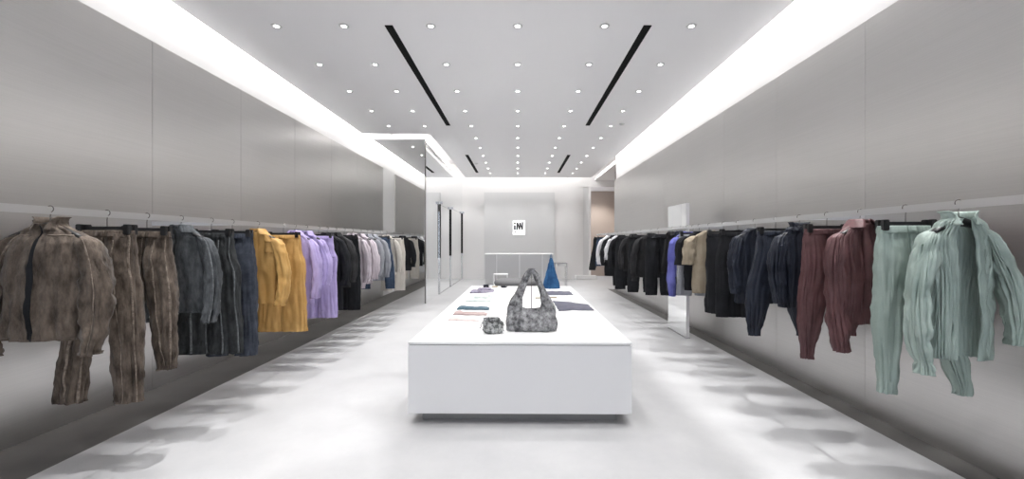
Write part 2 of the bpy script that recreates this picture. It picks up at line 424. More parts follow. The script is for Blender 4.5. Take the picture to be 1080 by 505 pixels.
def make_top(name, m, loc, rz, label, cat, worn=None, L=.62, W=.21, sl=.58, sr=None, depth=.058, sk=1.0, collar='shirt', front='zip', gap=0, gapend=None,
             pleat=0, pn=0, hem=False, pockets=0, seed=1, det=1.0, flare=1.0, spread=.06, wr=.010, m2=None, short=False, cuffs=True, sy=0, group=None):
    r = empty(name, loc, label, cat, group, rz)
    T = -.095
    nt = max(24, int(72*det)); nu = max(18, int(56*det))
    W2 = W*flare
    body = Loft([(0, 0, T, .062, .050), (0, 0, T-.022, .100, .048), (0, 0, T-.050, W*.72, .045), (0, 0, T-.10, W*.95, depth*.8),
                 (0, 0, T-.22, W*.98, depth), (0, 0, T-.40 if L > .5 else T-L*.7, W2*.98, depth*1.08), (0, 0, T-L+.05, W2*1.0, depth*1.05), (0, 0, T-L, W2*.97, depth)],
                wr=wr, seed=seed, gap=gap, gapend=gapend, pleat=pleat, pn=pn, ws=8)
    bo = body.build('body', m, r, nt, nu)
    if front == 'zip':
        body.patch('zip_placket', m2 or m, bo, -PI/2-.035, -PI/2+.035, .06, .98, .006, 3, 30)
    elif front == 'button':
        body.patch('button_placket', m, bo, -PI/2-.12, -PI/2+.12, .05, .99, .005, 3, 24)
    if worn:
        for sd in (-1, 1): body.patch('yoke_seam', worn, bo, -PI/2+(.25 if sd > 0 else -1.3), -PI/2+(1.3 if sd > 0 else -.25), .33, .345, .005, 12, 1)
    if hem: body.patch('hem_band', m, bo, -PI/2, PI*1.5, .935, .9999, .006, 40, 5)
    # sleeves
    sr_ = sr if sr is not None else sl
    for sd, ln in ((-1, sl), (1, sr_)):
        if short:
            c = [(sd*W*.80, 0, T-.055, .03, .045), (sd*(W+.0), 0, T-.085, .055, .062), (sd*(W+.035), -.005, T-.16, .058, .07), (sd*(W+.05), -.01, T-ln, .062, .075)]
        else:
            k = ln
            c = [(sd*W*.66, 0, T-.060, .02, .022), (sd*(W*.86), 0, T-.095, .045*sk, .042), (sd*(W+spread*.25), -.008, T-.21, .055*sk, .055),
                 (sd*(W+spread*.9), -.02+sy*.4, T-k*.55, .054*sk, .056), (sd*(W+spread), -.045+sy, T-k*.82, .047*sk, .050),
                 (sd*(W+spread*.8), -.06+sy, T-k*.95, .042*sk, .040), (sd*(W+spread*.75), -.06+sy, T-k, .040*sk, .038)]
        S = Loft(c, wr=wr*1.25, ws=13, stretch=.8, seed=seed+sd*3.1, pleat=pleat, pn=int(pn*.5))
        so = S.build('sleeve', m, r, max(18, int(36*det)), max(16, int(44*det)))
        if worn: S.patch('sleeve_seam', worn, so, -PI/2+.5, -PI/2+.6, .05, .9, .004, 2, 30)
        if cuffs and not short: S.patch('cuff', m, so, 0, 2*PI, .90, .9999, .005, 20, 4)
    g = max(gap, .35)
    if collar == 'shirt':
        cl = Loft([(0, 0, T+.028, .058, .050), (0, 0, T+.020, .066, .062), (0, -.004, T-.018, .092, .082), (0, -.006, T-.030, .100, .088)], wr=.004, seed=seed, gap=g*.9, gapend=g*1.5, ws=12)
        cl.build('collar', m, r, 28, 8)
        Loft([(0, 0, T-.022, .064, .052), (0, 0, T+.027, .055, .046)], wr=.002, seed=seed, gap=g*.6).build('collar_stand', m, r, 24, 4)
    elif collar == 'stand':
        Loft([(0, .006, T+.040, .078, .060), (0, .004, T+.03, .070, .054), (0, 0, T+.0, .068, .056), (0, 0, T-.035, .088, .066)], wr=.007, seed=seed, gap=1.05, gapend=.30, ws=14).build('collar', m, r, 28, 10)
    elif collar == 'lapel':
        Loft([(0, 0, T+.022, .060, .050), (0, -.002, T-.012, .085, .072), (0, -.004, T-.025, .092, .078)], wr=.004, seed=seed, gap=g*1.2, gapend=g*1.8).build('collar', m, r, 26, 6)
        for sd in (-1, 1):
            body.patch('lapel', m, bo, -PI/2+sd*(gap+.02), -PI/2+sd*(gap+.62), .06, .42, .007, 6, 12)
    elif collar == 'crew':
        Loft([(0, 0, T+.008, .062, .050), (0, 0, T-.012, .082, .058)], wr=.001, seed=seed).build('neck_band', m, r, 28, 4)
    for k in range(pockets):
        sd = -1 if k % 2 == 0 else 1; lo = k >= 2
        a = -PI/2+sd*(.45 if not lo else .5); b = -PI/2+sd*(1.0 if not lo else 1.1)
        u0, u1 = ((.40, .56) if not lo else (.68, .86))
        pk = body.patch('pocket', m, bo, min(a, b), max(a, b), u0, u1, .008, 6, 8)
        body.patch('pocket_flap', m, pk, min(a, b)-.02, max(a, b)+.02, u0-.01, u0+.04, .013, 6, 3)
    return r

def make_trousers(name, m, loc, rz, label, worn=None, L=1.0, W=.17, hem=.09, thigh=.10, spread=.04, taper=0, pleat=0, pn=0, seed=1, det=1.0,
                  balloon=0, gather=True, cuffs=False, pockets=0, wr=.009, sway=(0, 0), lens=(0, 0), cat='trousers', group=None):
    r = empty(name, loc, label, cat, group, rz)
    T = -.144; z0x = loc[0]
    nt = max(20, int(56*det)); nu = max(18, int(60*det))
    for i, sd in enumerate((-1, 1)):
        Lk = L-lens[i]; sw = sway[i]
        c = [(sd*W*.50, 0, T, W*.50, .034), (sd*W*.52, 0, T-.05, W*.53, .042), (sd*W*.53, 0, T-.16, W*.57, .060),
             (sd*(W*.55+spread*.3)+sw*.1, 0, T-.30, thigh, .066), (sd*(W*.55+spread*.6)+sw*.4, -.005, T-Lk*.52, thigh*(.95+balloon), .060),
             (sd*(W*.55+spread*.9)+sw*.75, -.01, T-Lk*.78, (thigh*.35+hem*.65)*(1+balloon*1.4), .052),
             (sd*(W*.55+spread)+sw, -.01, T-Lk*.95, hem, .042 if hem > .06 else .034), (sd*(W*.55+spread)+sw, -.01, T-Lk, hem*(.98), .042 if hem > .06 else .032)]
        Lg = Loft(c, wr=wr, ws=10, stretch=.35, seed=seed+sd*2.3, pleat=pleat, pn=pn)
        lo = Lg.build('trouser_leg', m, r, nt, nu)
        if worn:
            a1 = -PI/2+(.95 if z0x < 0 else -.95)
            Lg.patch('outer_seam', worn, lo, a1-.07, a1+.07, .04, .99, .005, 2, 40)
            Lg.patch('front_crease', worn, lo, -PI/2-.03, -PI/2+.03, .12, .97, .004, 2, 40)
        if cuffs: Lg.patch('hem_cuff', m, lo, 0, 2*PI, .945, .9999, .005, 24, 4)
        if pockets:
            a0 = -PI/2+(0.2 if sd > 0 else -1.0)
            pk = Lg.patch('cargo_pocket', m, lo, a0, a0+.85, .36, .52, .009, 6, 8)
            Lg.patch('pocket_flap', m, pk, a0-.03, a0+.88, .35, .39, .015, 6, 3)
        else:
            a0 = -PI/2+sd*.35
            Lg.patch('slant_pocket', m, lo, min(a0, a0+sd*.7), max(a0, a0+sd*.7), .07, .075, .004, 6, 1)
    wb = Loft([(0, 0, T+.022, W*1.0, .038), (0, 0, T+.005, W*1.02, .044), (0, 0, T-.022, W*1.03, .048)], wr=.002, seed=seed, pleat=.003 if gather else 0, pn=22 if gather else 0, ws=10)
    wo = wb.build('waistband', m, r, max(24, int(90*det)), 5)
    wb.patch('fly_tab', m, wo, -PI/2-.12, -PI/2+.12, .1, .95, .004, 3, 3)
    return r

def make_skirt(name, m, loc, rz, label, L=.8, W=.17, Wh=.24, pleat=.008, pn=12, seed=1, det=1., cat='skirt', group=None):
    r = empty(name, loc, label, cat, group, rz); T = -.144
    B = Loft([(0, 0, T, W, .045), (0, 0, T-.10, W*1.1, .07), (0, 0, T-L*.5, (W+Wh)/2, .10), (0, 0, T-L*.9, Wh, .115), (0, 0, T-L, Wh, .115)], wr=.012, ws=6, seed=seed, pleat=pleat, pn=pn)
    B.build('skirt_body', m, r, int(70*det), int(30*det))
    Loft([(0, 0, T+.02, W*1.0, .042), (0, 0, T-.02, W*1.03, .05)], wr=.002, seed=seed, pleat=.002, pn=20).build('waistband', m, r, int(60*det), 4)
    return r

G_L = 'garments hung along the left rail'; G_R = 'garments hung along the right rail'
def hang(side, px, kind, label, hl, rz=None, hw=None, dy=0, **k):
    """px: where the hook meets the rail in the photo, which gives its distance along the rail"""
    x, z = (RL, RLZ) if side == 'L' else (RR, RRZ)
    y = F*x/(px-546)+dy
    if side == 'L' and y > .0256*F: z -= .02
    if rz is None: rz = random.uniform(-.05, .05)+(.10 if side == 'L' else -.10)
    det = max(.38, min(1, 5.0/y)); k.setdefault('det', det); k.setdefault('seed', px*.37)
    k.setdefault('group', G_L if side == 'L' else G_R)
    loc = (x, y, z)
    if kind == 'top':
        top_hanger(loc, rz, hl, (hw or k.get('W', .21)*.86)); return make_top(k.pop('name'), k.pop('m'), loc, rz, label, k.pop('cat'), **k)
    if kind == 'trousers':
        clip_hanger(loc, rz, hl, (hw or k.get('W', .17)*.95)); return make_trousers(k.pop('name', 'trousers'), k.pop('m'), loc, rz, label, **k)
    clip_hanger(loc, rz, hl, (hw or k.get('W', .17)*.95)); return make_skirt(k.pop('name', 'skirt'), k.pop('m'), loc, rz, label, **k)

# --- left rail
hang('L', 53, 'top', 'brown washed corduroy zip jacket with stand collar, first on the left rail', 'black hanger inside the brown corduroy jacket at the near left',
     name='jacket', cat='jacket', m='brown_cord', worn='brown_worn', m2='black_wool', L=.62, W=.215, sl=.71, sr=.70, collar='stand', front='zip', hem=True, wr=.016, spread=.055, depth=.09, rz=.04)
hang('L', 113, 'trousers', 'wide brown corduroy trousers hanging just behind the brown jacket', 'black clip hanger holding the wide brown trousers', m='brown_cord', worn='brown_worn',
     L=1.035, W=.155, hem=.078, thigh=.088, spread=.055, sway=(-.06, 0), cuffs=True, wr=.012, rz=.06)
hang('L', 155, 'trousers', 'tapered brown corduroy trousers, shorter pair next to the charcoal jacket', 'black clip hanger holding the tapered brown trousers', m='brown_cord', worn='brown_worn',
     L=.925, W=.14, hem=.050, thigh=.084, spread=.035, sway=(-.03, .02), lens=(.05, 0), cuffs=True, wr=.014, rz=.10)
hang('L', 191, 'top', 'faded charcoal denim jacket with pointed collar between brown and dark trousers', 'black hanger inside the faded charcoal denim jacket',
     name='jacket', cat='jacket', m='charcoal_denim', worn='charcoal_worn', m2='dark_denim', L=.63, W=.20, sl=.70, collar='shirt', front='zip', wr=.012, hem=True, spread=.05)
hang('L', 223, 'trousers', 'very wide dark grey denim trousers behind the charcoal jacket', 'black clip hanger holding the very wide dark grey trousers', m='dark_denim', worn='charcoal_worn',
     L=.975, W=.165, hem=.14, thigh=.125, spread=.035, cuffs=True, wr=.012)
hang('L', 245, 'trousers', 'straight blackish blue denim trousers before the ochre shirt', 'black clip hanger holding the straight blackish trousers', m='indigo_denim',
     L=1.06, W=.165, hem=.085, thigh=.10, spread=.035, cuffs=True, wr=.012)
hang('L', 272, 'top', 'ochre yellow long sleeve shirt with flap pockets beside dark denim', 'black hanger inside the ochre yellow shirt',
     name='shirt', cat='shirt', m='ochre', L=.70, W=.20, sl=.72, collar='shirt', front='button', pockets=2, wr=.013)
hang('L', 299, 'trousers', 'wide ochre yellow trousers hanging behind the yellow shirt', 'black clip hanger holding the ochre trousers', m='ochre',
     L=1.02, W=.17, hem=.14, thigh=.125, spread=.03, wr=.010)
hang('L', 311, 'top', 'lilac long sleeve shirt hanging right after the yellow trousers', 'black hanger inside the lilac shirt',
     name='shirt', cat='shirt', m='lilac', L=.80, W=.20, sl=.74, collar='shirt', front='button', wr=.012)
hang('L', 323, 'top', 'second lilac shirt, between the lilac shirt and lilac cargo trousers', 'black hanger inside the second lilac shirt',
     name='shirt', cat='shirt', m='lilac', L=.60, W=.19, sl=.62, collar='shirt', front='button', wr=.012)
hang('L', 336, 'trousers', 'lilac cargo trousers with large flap pocket before the black coat', 'black clip hanger holding the lilac cargo trousers', m='lilac',
     L=1.02, W=.17, hem=.115, thigh=.12, spread=.02, pockets=1, wr=.012)
hang('L', 345, 'top', 'long black coat next to the lilac trousers', 'black hanger inside the long black coat',
     name='coat', cat='coat', m='black_wool', L=1.00, W=.20, sl=.68, collar='lapel', front='button', wr=.010)
hang('L', 354, 'top', 'black jacket between the long black coat and black trousers', 'black hanger inside the black jacket near the lilac group',
     name='jacket', cat='jacket', m='charcoal_wool', L=.74, W=.20, sl=.66, collar='shirt', front='zip', wr=.010)
hang('L', 363, 'trousers', 'wide black trousers on the left rail beside the pale pink shirts', 'black clip hanger holding the wide black trousers on the left', m='black_wool',
     L=1.05, W=.19, hem=.115, thigh=.12, spread=.01)
hang('L', 371.5, 'top', 'pale pink shirt, nearer of the two, after the black trousers', 'black hanger inside the nearer pale pink shirt',
     name='shirt', cat='shirt', m='pale_pink', L=.82, W=.19, sl=.72, collar='shirt', front='button')
hang('L', 380, 'top', 'pale pink shirt, farther of the two, next to grey shirts', 'black hanger inside the farther pale pink shirt',
     name='shirt', cat='shirt', m='pale_pink', L=.78, W=.20, sl=.70, collar='shirt', front='button')
hang('L', 387, 'top', 'light grey shirt hanging directly after the pale pink shirts', 'black hanger inside the first grey shirt',
     name='shirt', cat='shirt', m='grey_cotton', L=.76, W=.19, sl=.68, collar='shirt', front='button')
hang('L', 393, 'top', 'light grey shirt with sleeve in front of the blue jeans', 'black hanger inside the second grey shirt',
     name='shirt', cat='shirt', m='grey_cotton', L=.78, W=.205, sl=.72, collar='shirt', front='button')
hang('L', 400.5, 'trousers', 'faded blue denim trousers between grey shirts and cream garments', 'black clip hanger holding the blue denim trousers', m='blue_jean',
     L=.92, W=.18, hem=.085, thigh=.10, spread=.09, sway=(-.06, 0))
hang('L', 407.5, 'top', 'cream shirt hanging after the blue denim trousers', 'black hanger inside the cream shirt',
     name='shirt', cat='shirt', m='cream', L=.74, W=.19, sl=.68, collar='shirt', front='button')
hang('L', 415, 'trousers', 'cream trousers at the end of the long left rail', 'black clip hanger holding the cream trousers', m='cream',
     L=1.05, W=.20, hem=.11, thigh=.12, spread=.02)
hang('L', 424.5, 'top', 'narrow black jacket at the start of the far left rail', 'black hanger inside the narrow black jacket',
     name='jacket', cat='jacket', m='black_wool', L=.74, W=.19, sl=.66, collar='shirt', front='zip')
hang('L', 431.5, 'trousers', 'beige trousers showing below the far black jacket', 'black clip hanger holding the far beige trousers', m='cream',
     L=.92, W=.19, hem=.10, thigh=.12, spread=.03)
hang('L', 437, 'top', 'black boxy jacket facing the room above beige trousers', 'black hanger inside the far boxy black jacket',
     name='jacket', cat='jacket', m='black_wool', L=.70, W=.21, sl=.66, collar='shirt', front='zip', rz=.15)
hang('L', 442.5, 'top', 'white shirt, last on the left, half behind the black jacket', 'black hanger inside the last white shirt on the left',
     name='shirt', cat='shirt', m='white_cotton', L=.9, W=.20, sl=.68, collar='shirt', front='button')

# --- right rail
hang('R', 1011, 'top', 'sage green pleated open jacket, first garment on the right rail', 'black hanger inside the sage pleated jacket',
     name='jacket', cat='jacket', m='sage_pleat', L=.73, W=.155, sl=.80, sr=.64, sk=.70, collar='stand', front=None, gap=.20, gapend=.32, pleat=.009, pn=22, wr=.013, spread=.065, rz=-.12, cuffs=False, flare=.92)
hang('R', 955, 'trousers', 'sage green pleated trousers beside the sage jacket', 'black clip hanger holding the sage trousers', m='sage_pleat',
     L=.97, W=.145, hem=.040, thigh=.074, spread=.03, sway=(.0, .19), pleat=.007, pn=12, rz=-.10, lens=(0, .0))
hang('R', 907, 'top', 'maroon pleated long sleeve shirt left of the sage trousers', 'black hanger inside the maroon pleated shirt',
     name='shirt', cat='shirt', m='maroon_pleat', L=.67, W=.185, sl=.84, sr=.66, collar='shirt', front='button', pleat=.007, pn=28, wr=.012, cuffs=False, spread=.02, rz=.12)
hang('R', 872, 'trousers', 'maroon pleated tapered trousers left of the maroon shirt', 'black clip hanger holding the maroon trousers', m='maroon_pleat',
     L=.945, W=.15, hem=.042, thigh=.085, spread=.0, sway=(-.06, .06), pleat=.006, pn=14, balloon=.1, lens=(0, .18))
hang('R', 843, 'top', 'navy pleated top hanging left of the maroon trousers', 'black hanger inside the navy pleated top',
     name='shirt', cat='shirt', m='navy_pleat', L=.66, W=.16, sl=.62, collar='stand', front='button', pleat=.006, pn=26, wr=.012, cuffs=False, spread=.03)
hang('R', 818, 'trousers', 'navy balloon trousers with narrow hems beside the navy top', 'black clip hanger holding the navy balloon trousers', m='navy_pleat',
     L=.91, W=.155, hem=.048, thigh=.092, spread=.08, sway=(-.03, .07), balloon=.25, pleat=.004, pn=12, rz=-.02)
hang('R', 796, 'top', 'black long sleeve top between navy trousers and black skirt', 'black hanger inside the black long sleeve top',
     name='shirt', cat='shirt', m='navy_pleat', L=.72, W=.18, sl=.62, collar='crew', front=None, pleat=.004, pn=20, cuffs=False, spread=.03)
hang('R', 778, 'trousers', 'wide black trousers behind the long black skirt', 'black clip hanger holding the wide black trousers behind the skirt', m='black_wool',
     L=.86, W=.18, hem=.13, thigh=.12, spread=.0)
hang('R', 763, 'skirt', 'long straight black skirt right of the beige tee', 'black clip hanger holding the long black skirt', m='black_wool',
     L=.87, W=.17, Wh=.185, pleat=.006, pn=10)
hang('R', 748, 'top', 'beige short sleeve tee hanging left of the black skirt', 'black hanger inside the beige tee',
     name='tshirt', cat='t-shirt', m='beige', L=.74, W=.20, sl=.40, short=True, collar='crew', front=None, wr=.010, spread=.03)
hang('R', 737.5, 'top', 'black short sleeve tee left of the beige tee', 'black hanger inside the black tee',
     name='tshirt', cat='t-shirt', m='black_wool', L=.74, W=.19, sl=.42, short=True, collar='crew', front=None)
hang('R', 731, 'trousers', 'light grey trousers showing below the black and blue tees', 'black clip hanger holding the light grey trousers', m='grey_cotton',
     L=.78, W=.17, hem=.10, thigh=.10, spread=.02)
hang('R', 725, 'top', 'royal blue long sleeve top in front of the free-standing mirror', 'black hanger inside the royal blue top',
     name='shirt', cat='shirt', m='royal_blue', L=.60, W=.19, sl=.86, sr=.6, collar='crew', front=None, cuffs=False, spread=.03)
hang('R', 718, 'top', 'dark navy shirt turned sideways right before the mirror', 'black hanger inside the navy shirt at the mirror', rz=-1.2, hw=.09,
     name='shirt', cat='shirt', m='indigo_denim', L=.82, W=.10, sl=.60, sk=.6, collar='shirt', front='button', spread=.0, depth=.045)
hang('R', 709, 'top', 'blackish shirt turned sideways in front of the mirror, leftmost there', 'black hanger inside the blackish shirt at the mirror', rz=-1.2, hw=.09,
     name='shirt', cat='shirt', m='charcoal_wool', L=.86, W=.10, sl=.60, sk=.6, collar='shirt', front='button', spread=.0, depth=.045)
hang('R', 694.5, 'trousers', 'black straight trousers just beyond the mirror', 'black clip hanger holding the black trousers just beyond the mirror', m='black_wool',
     L=.95, W=.18, hem=.09, thigh=.1, spread=.02)
hang('R', 687, 'top', 'large charcoal jacket with lapels just left of the mirror', 'black hanger inside the large charcoal jacket',
     name='jacket', cat='jacket', m='charcoal_wool', L=.74, W=.235, sl=.80, collar='lapel', front='button', spread=.07)
hang('R', 676, 'trousers', 'black trousers showing below the left edge of the charcoal jacket', 'black clip hanger holding trousers behind the charcoal jacket', m='black_wool',
     L=1.02, W=.19, hem=.10, thigh=.11, spread=.04)
hang('R', 668, 'top', 'short black jacket in the middle of the far dark group', 'black hanger inside the short black jacket mid group',
     name='jacket', cat='jacket', m='charcoal_wool', L=.72, W=.20, sl=.68, collar='shirt', front='zip')
hang('R', 661, 'trousers', 'long black trousers, slimmer pair of the far dark group', 'black clip hanger holding the slimmer far black trousers', m='black_wool',
     L=1.08, W=.19, hem=.11, thigh=.12, spread=.03)
hang('R', 656, 'top', 'longest black coat of the far right group, right of a white top', 'black hanger inside the longest far black coat',
     name='coat', cat='coat', m='black_wool', L=1.08, W=.20, sl=.72, collar='lapel', front='button')
hang('R', 651.5, 'top', 'short white top between two black garments on the right rail', 'black hanger inside the short white top',
     name='shirt', cat='shirt', m='white_cotton', L=.56, W=.20, sl=.54, collar='crew', front=None)
hang('R', 647, 'top', 'black mid-length jacket between the two white tops', 'black hanger inside the black jacket between white tops',
     name='jacket', cat='jacket', m='black_wool', L=.94, W=.21, sl=.7, collar='shirt', front='zip')
hang('R', 642, 'top', 'white shirt near the far end of the right rail beside blue trousers', 'black hanger inside the far white shirt',
     name='shirt', cat='shirt', m='white_cotton', L=.74, W=.205, sl=.7, collar='shirt', front='button')
hang('R', 638, 'trousers', 'dark blue denim trousers near the far end of the right rail', 'black clip hanger holding the dark blue trousers', m='blue_jean',
     L=.72, W=.20, hem=.10, thigh=.11, spread=.04)
hang('R', 634.5, 'trousers', 'black trousers, last garment at the far right rail end', 'black clip hanger holding the last black trousers', m='black_wool',
     L=.86, W=.21, hem=.09, thigh=.11, spread=.06, sway=(-.08, 0))

# free-standing mirror on the right
fm = empty('standing_mirror', (2.44, (.01366+.01530)/2*F, 0), 'tall free-standing slab mirror behind the right rail', 'mirror')
Lm = (.01530-.01366)*F/2
boxes('mirror_slab', [(-.008, .035, -Lm, Lm, .012, 1.955)], 'table_white', fm)
boxes('mirror_glass', [(-.012, -.0085, -Lm, Lm, .016, 1.955)], 'mirror', fm)
boxes('base_plate', [(-.02, .045, -Lm-.005, Lm+.005, 0, .011)], 'steel_edge', fm)

# ------------------------------------------------------------------ display table
TZ = .63
y0, y1 = .00723*F, .01635*F
tb = empty('display_table', (.015, y0, 0), 'long low white display table in the middle of the shop', 'table', rz=-.0100)
Lt = y1-y0
boxes('tabletop', [(-.853, .853, 0, Lt, TZ-.018, TZ)], 'table_white', tb, bevel=.0015)
boxes('table_seam', [(-.845, .845, .008, Lt-.008, TZ-.024, TZ-.0185)], 'seam_grey', tb)
boxes('table_body', [(-.853, .853, 0, Lt, .085, TZ-.0245)], 'table_front', tb, bevel=.0015)
boxes('plinth', [(-.76, .76, .09, Lt-.09, 0, .0845)], 'seam_grey', tb)
def tp(px, py, z=TZ):
    t = (EYE-z)/(py-254.5)
    return ((px-546)*t, t*F, z)

# grey hobo bag
def bag():
    p = tp(561, 350); p = (p[0], p[1]+.06, TZ)
    r = empty('shoulder_bag', p, 'large mottled grey slouchy shoulder bag standing on the display table', 'bag')
    B = Loft([(0, 0, .205, .190, .020), (0, 0, .17, .212, .045), (0, 0, .11, .230, .075), (0, 0, .05, .232, .088), (0, 0, .015, .222, .080), (0, 0, .002, .205, .066), (0, 0, 0, .05, .02)],
             wr=.016, ws=12, stretch=1.0, seed=3, p=.8)
    o = B.build('bag_body', 'bag_grey', r, 64, 34, 0)
    for v in o.data.vertices:
        q = v.co.x/.215; k = max(0, v.co.z)/.2
        v.co.z *= 1+k*(.30*min(1.0, q*q)-.08); v.co.x -= .045*k*k*q*abs(q)
        v.co.z = max(v.co.z, .001)
    for dy in (-.022, .022):
        for sd in (-1, 1):
            pts = [(sd*.135, dy*.3, .10), (sd*.143, dy*.4, .19), (sd*.126, dy*.5, .27), (sd*.096, dy*.7, .345), (sd*.060, dy*.9, .43), (sd*.026, dy, .50), (-sd*.004, dy, .535)]
            S = Loft([(a, b, c, w1, w2) for (a, b, c), w1, w2 in zip(pts, (.075, .066, .048, .034, .028, .026, .018), (.03, .036, .034, .03, .024, .02, .012))], wr=.010, ws=16, stretch=1, seed=sd*4+dy*90)
            S.build('shoulder_strap', 'bag_strap' if dy > 0 else 'bag_grey', r, 18, 26, 0)
    return p
bp = bag()
r = empty('bag_stand', (bp[0]+.003, bp[1]+.135, TZ), 'thin chrome post standing behind the large grey bag', 'display stand')
lathe('stand_base', [(.001, 0), (.045, 0), (.045, .004), (.001, .005)], 'steel_edge', r)
tube('stand_post', [(0, 0, .005), (0, 0, .3), (0, 0, .50)], .0035, 'hook_metal', r)
# small pouch
p = tp(518.5, 352.5); p = (p[0], p[1]+.045, TZ)
r = empty('drawstring_pouch', p, 'small mottled grey drawstring pouch left of the large bag', 'pouch')
Pb = Loft([(0, 0, .128, .072, .040), (0, 0, .118, .070, .038), (0, 0, .10, .074, .044), (0, 0, .06, .086, .056), (0, 0, .02, .082, .054), (0, 0, .002, .066, .044), (0, 0, 0, .01, .01)],
          wr=.018, ws=26, stretch=1, seed=8, pleat=.003, pn=9)
Pb.build('pouch_body', 'pouch_grey', r, 48, 30, 0)
tube('drawstring', [(-.065, -.01, .102), (-.085, -.02, .085), (-.088, -.02, .06), (-.10, -.03, .045)], .0028, 'black_plastic', r)
tube('drawstring', [(.065, -.01, .105), (.09, -.02, .10), (.10, -.02, .075), (.092, -.02, .045), (.10, -.03, .022)], .0032, 'black_plastic', r)
tube('drawstring', [(-.055, -.035, .108), (-.02, -.046, .106), (.02, -.047, .105), (.055, -.036, .107)], .003, 'black_plastic', r)
# blue pleated tote
p = tp(581.5, 304.5)
r = empty('tote_bag', (p[0], p[1]+.05, TZ), 'tall blue gathered tote bag at the back of the display table', 'bag')
Tb = Loft([(-.004, 0, .50, .012, .012), (-.002, 0, .45, .028, .024), (0, 0, .38, .052, .04), (0, 0, .27, .082, .055), (.002, 0, .14, .115, .065), (.004, 0, .03, .138, .065), (.004, 0, .003, .130, .058), (0, 0, 0, .02, .02)],
          wr=.012, ws=9, stretch=.3, seed=5, pleat=.006, pn=9)
Tb.build('bag_body', 'bag_blue', r, 48, 30, 0)
tube('bag_handle', [(-.018, 0, .47), (-.012, 0, .53), (0, 0, .565), (.010, 0, .53), (.016, 0, .47)], .006, 'bag_blue', r)

def folded(name, px, py, w_, d_, h, m, label, cat, outline=None, rz=0, seed=0, sub=None):
    """soft folded cloth lying on the table: a rounded slab with wavy outline"""
    x, y, z = tp(px, py)
    root = empty(name, (x, y, TZ+.0005), label, cat, 'small goods laid out on the display table', rz)
    nx, ny = 26, 12; vs_, fs = [], []
    def P(i, j, top):
        a = -1+2*i/nx; b = -1+2*j/ny
        e = (1-abs(a)**5)**.5*(1-abs(b)**5)**.5
        X = a*w_/2; Y = b*d_/2
        if outline: Y = Y*outline[1](a)+outline[0](a)
        q = noise.noise(Vector((a*3+seed, b*2, seed)))
        Z = (h*(.35+.65*e)*(1+.35*q)) if top else 0
        return (X+.01*noise.noise(Vector((b*3, seed, a))), Y+.015*noise.noise(Vector((a*3, seed*2, b))), max(Z, .002 if top else 0))
    for top in (1, 0):
        for j in range(ny+1):
            for i in range(nx+1): vs_.append(P(i, j, top))
    W_ = nx+1; off = W_*(ny+1)
    for j in range(ny):
        for i in range(nx):
            a = j*W_+i; fs.append((a, a+1, a+W_+1, a+W_)); fs.append((off+a, off+a+W_, off+a+W_+1, off+a+1))
    for i in range(nx):
        fs.append((i, off+i, off+i+1, i+1)); a = ny*W_+i; fs.append((a, a+1, off+a+1, off+a))
    for j in range(ny):
        a = j*W_; fs.append((a, a+W_, off+a+W_, off+a)); a += nx; fs.append((a, off+a, off+a+W_, a+W_))
    pydata('folded_cloth', vs_, fs, m, root, smooth=True)
    if sub: 
        pydata('fold_flap', [Vector(v)*.0+Vector((v[0]*.6+w_*.1, v[1]*.5, v[2]+h*.9)) for v in vs_], fs, sub, root, smooth=True)
    return root
sock = (lambda a: .05*math.exp(-((a+.75)/.25)**2)-.01*a, lambda a: 1+.5*math.exp(-((a+.8)/.25)**2))
folded('folded_socks', 489.5, 337.5, .30, .10, .016, 'blush_cloth', 'blush pink flat socks, nearest of the folded socks', 'socks', sock, seed=1)
folded('folded_socks', 496, 331.5, .35, .12, .022, 'rose_cloth', 'dusty rose folded socks between the teal and blush ones', 'socks', sock, seed=2)
folded('folded_socks', 499, 326, .36, .12, .028, 'teal_cloth', 'dark teal folded socks on the white table', 'socks', sock, seed=3)
folded('folded_shirt', 506, 315.3, .31, .52, .03, 'mint_cloth', 'pale mint folded cloth on the left of the display table', 'clothing', None, seed=4, sub='mint_cloth')
folded('folded_scarf', 508.5, 308, .34, .26, .034, 'mauve_cloth', 'mauve rumpled scarf beyond the pale mint cloth', 'scarf', (lambda a: .10*max(0, a), lambda a: 1-.2*a), seed=5, sub='mauve_cloth')
folded('folded_trousers', 604.5, 323.3, .40, .60, .014, 'slate_cloth', 'slate grey folded garment lying right of the large bag', 'clothing', (lambda a: .04*math.exp(-((a+.2)/.5)**2)-.06*a, lambda a: 1-.28*a), seed=6)
folded('folded_trousers', 590, 309.3, .36, .40, .014, 'slate_cloth', 'slate grey folded cloth in front of the blue tote', 'clothing', None, seed=7)
def card_on(px, py, w_, d_, m, label, name, cat, h=.006):
    x, y, z = tp(px, py)
    bb = boxes(name, [(x-w_/2, x+w_/2, y-d_/2, y+d_/2, TZ, TZ+h)], m, bevel=.001)
    tag(bb, label, cat, 'small goods laid out on the display table')
card_on(603, 340.4, .23, .035, 'card', 'thin white card on the right front of the table', 'display_card', 'card', .005)
card_on(568, 314.5, .09, .05, 'wood_tan', 'small tan card holder seen through the bag handle', 'card_holder', 'card holder', .012)
card_on(583, 314, .11, .05, 'wood_tan', 'small tan card holder right of the large bag strap', 'card_holder', 'card holder', .012)
card_on(522, 302.7, .09, .07, 'wood_tan', 'small tan tray between two dark belts at the back', 'tray', 'tray', .016)
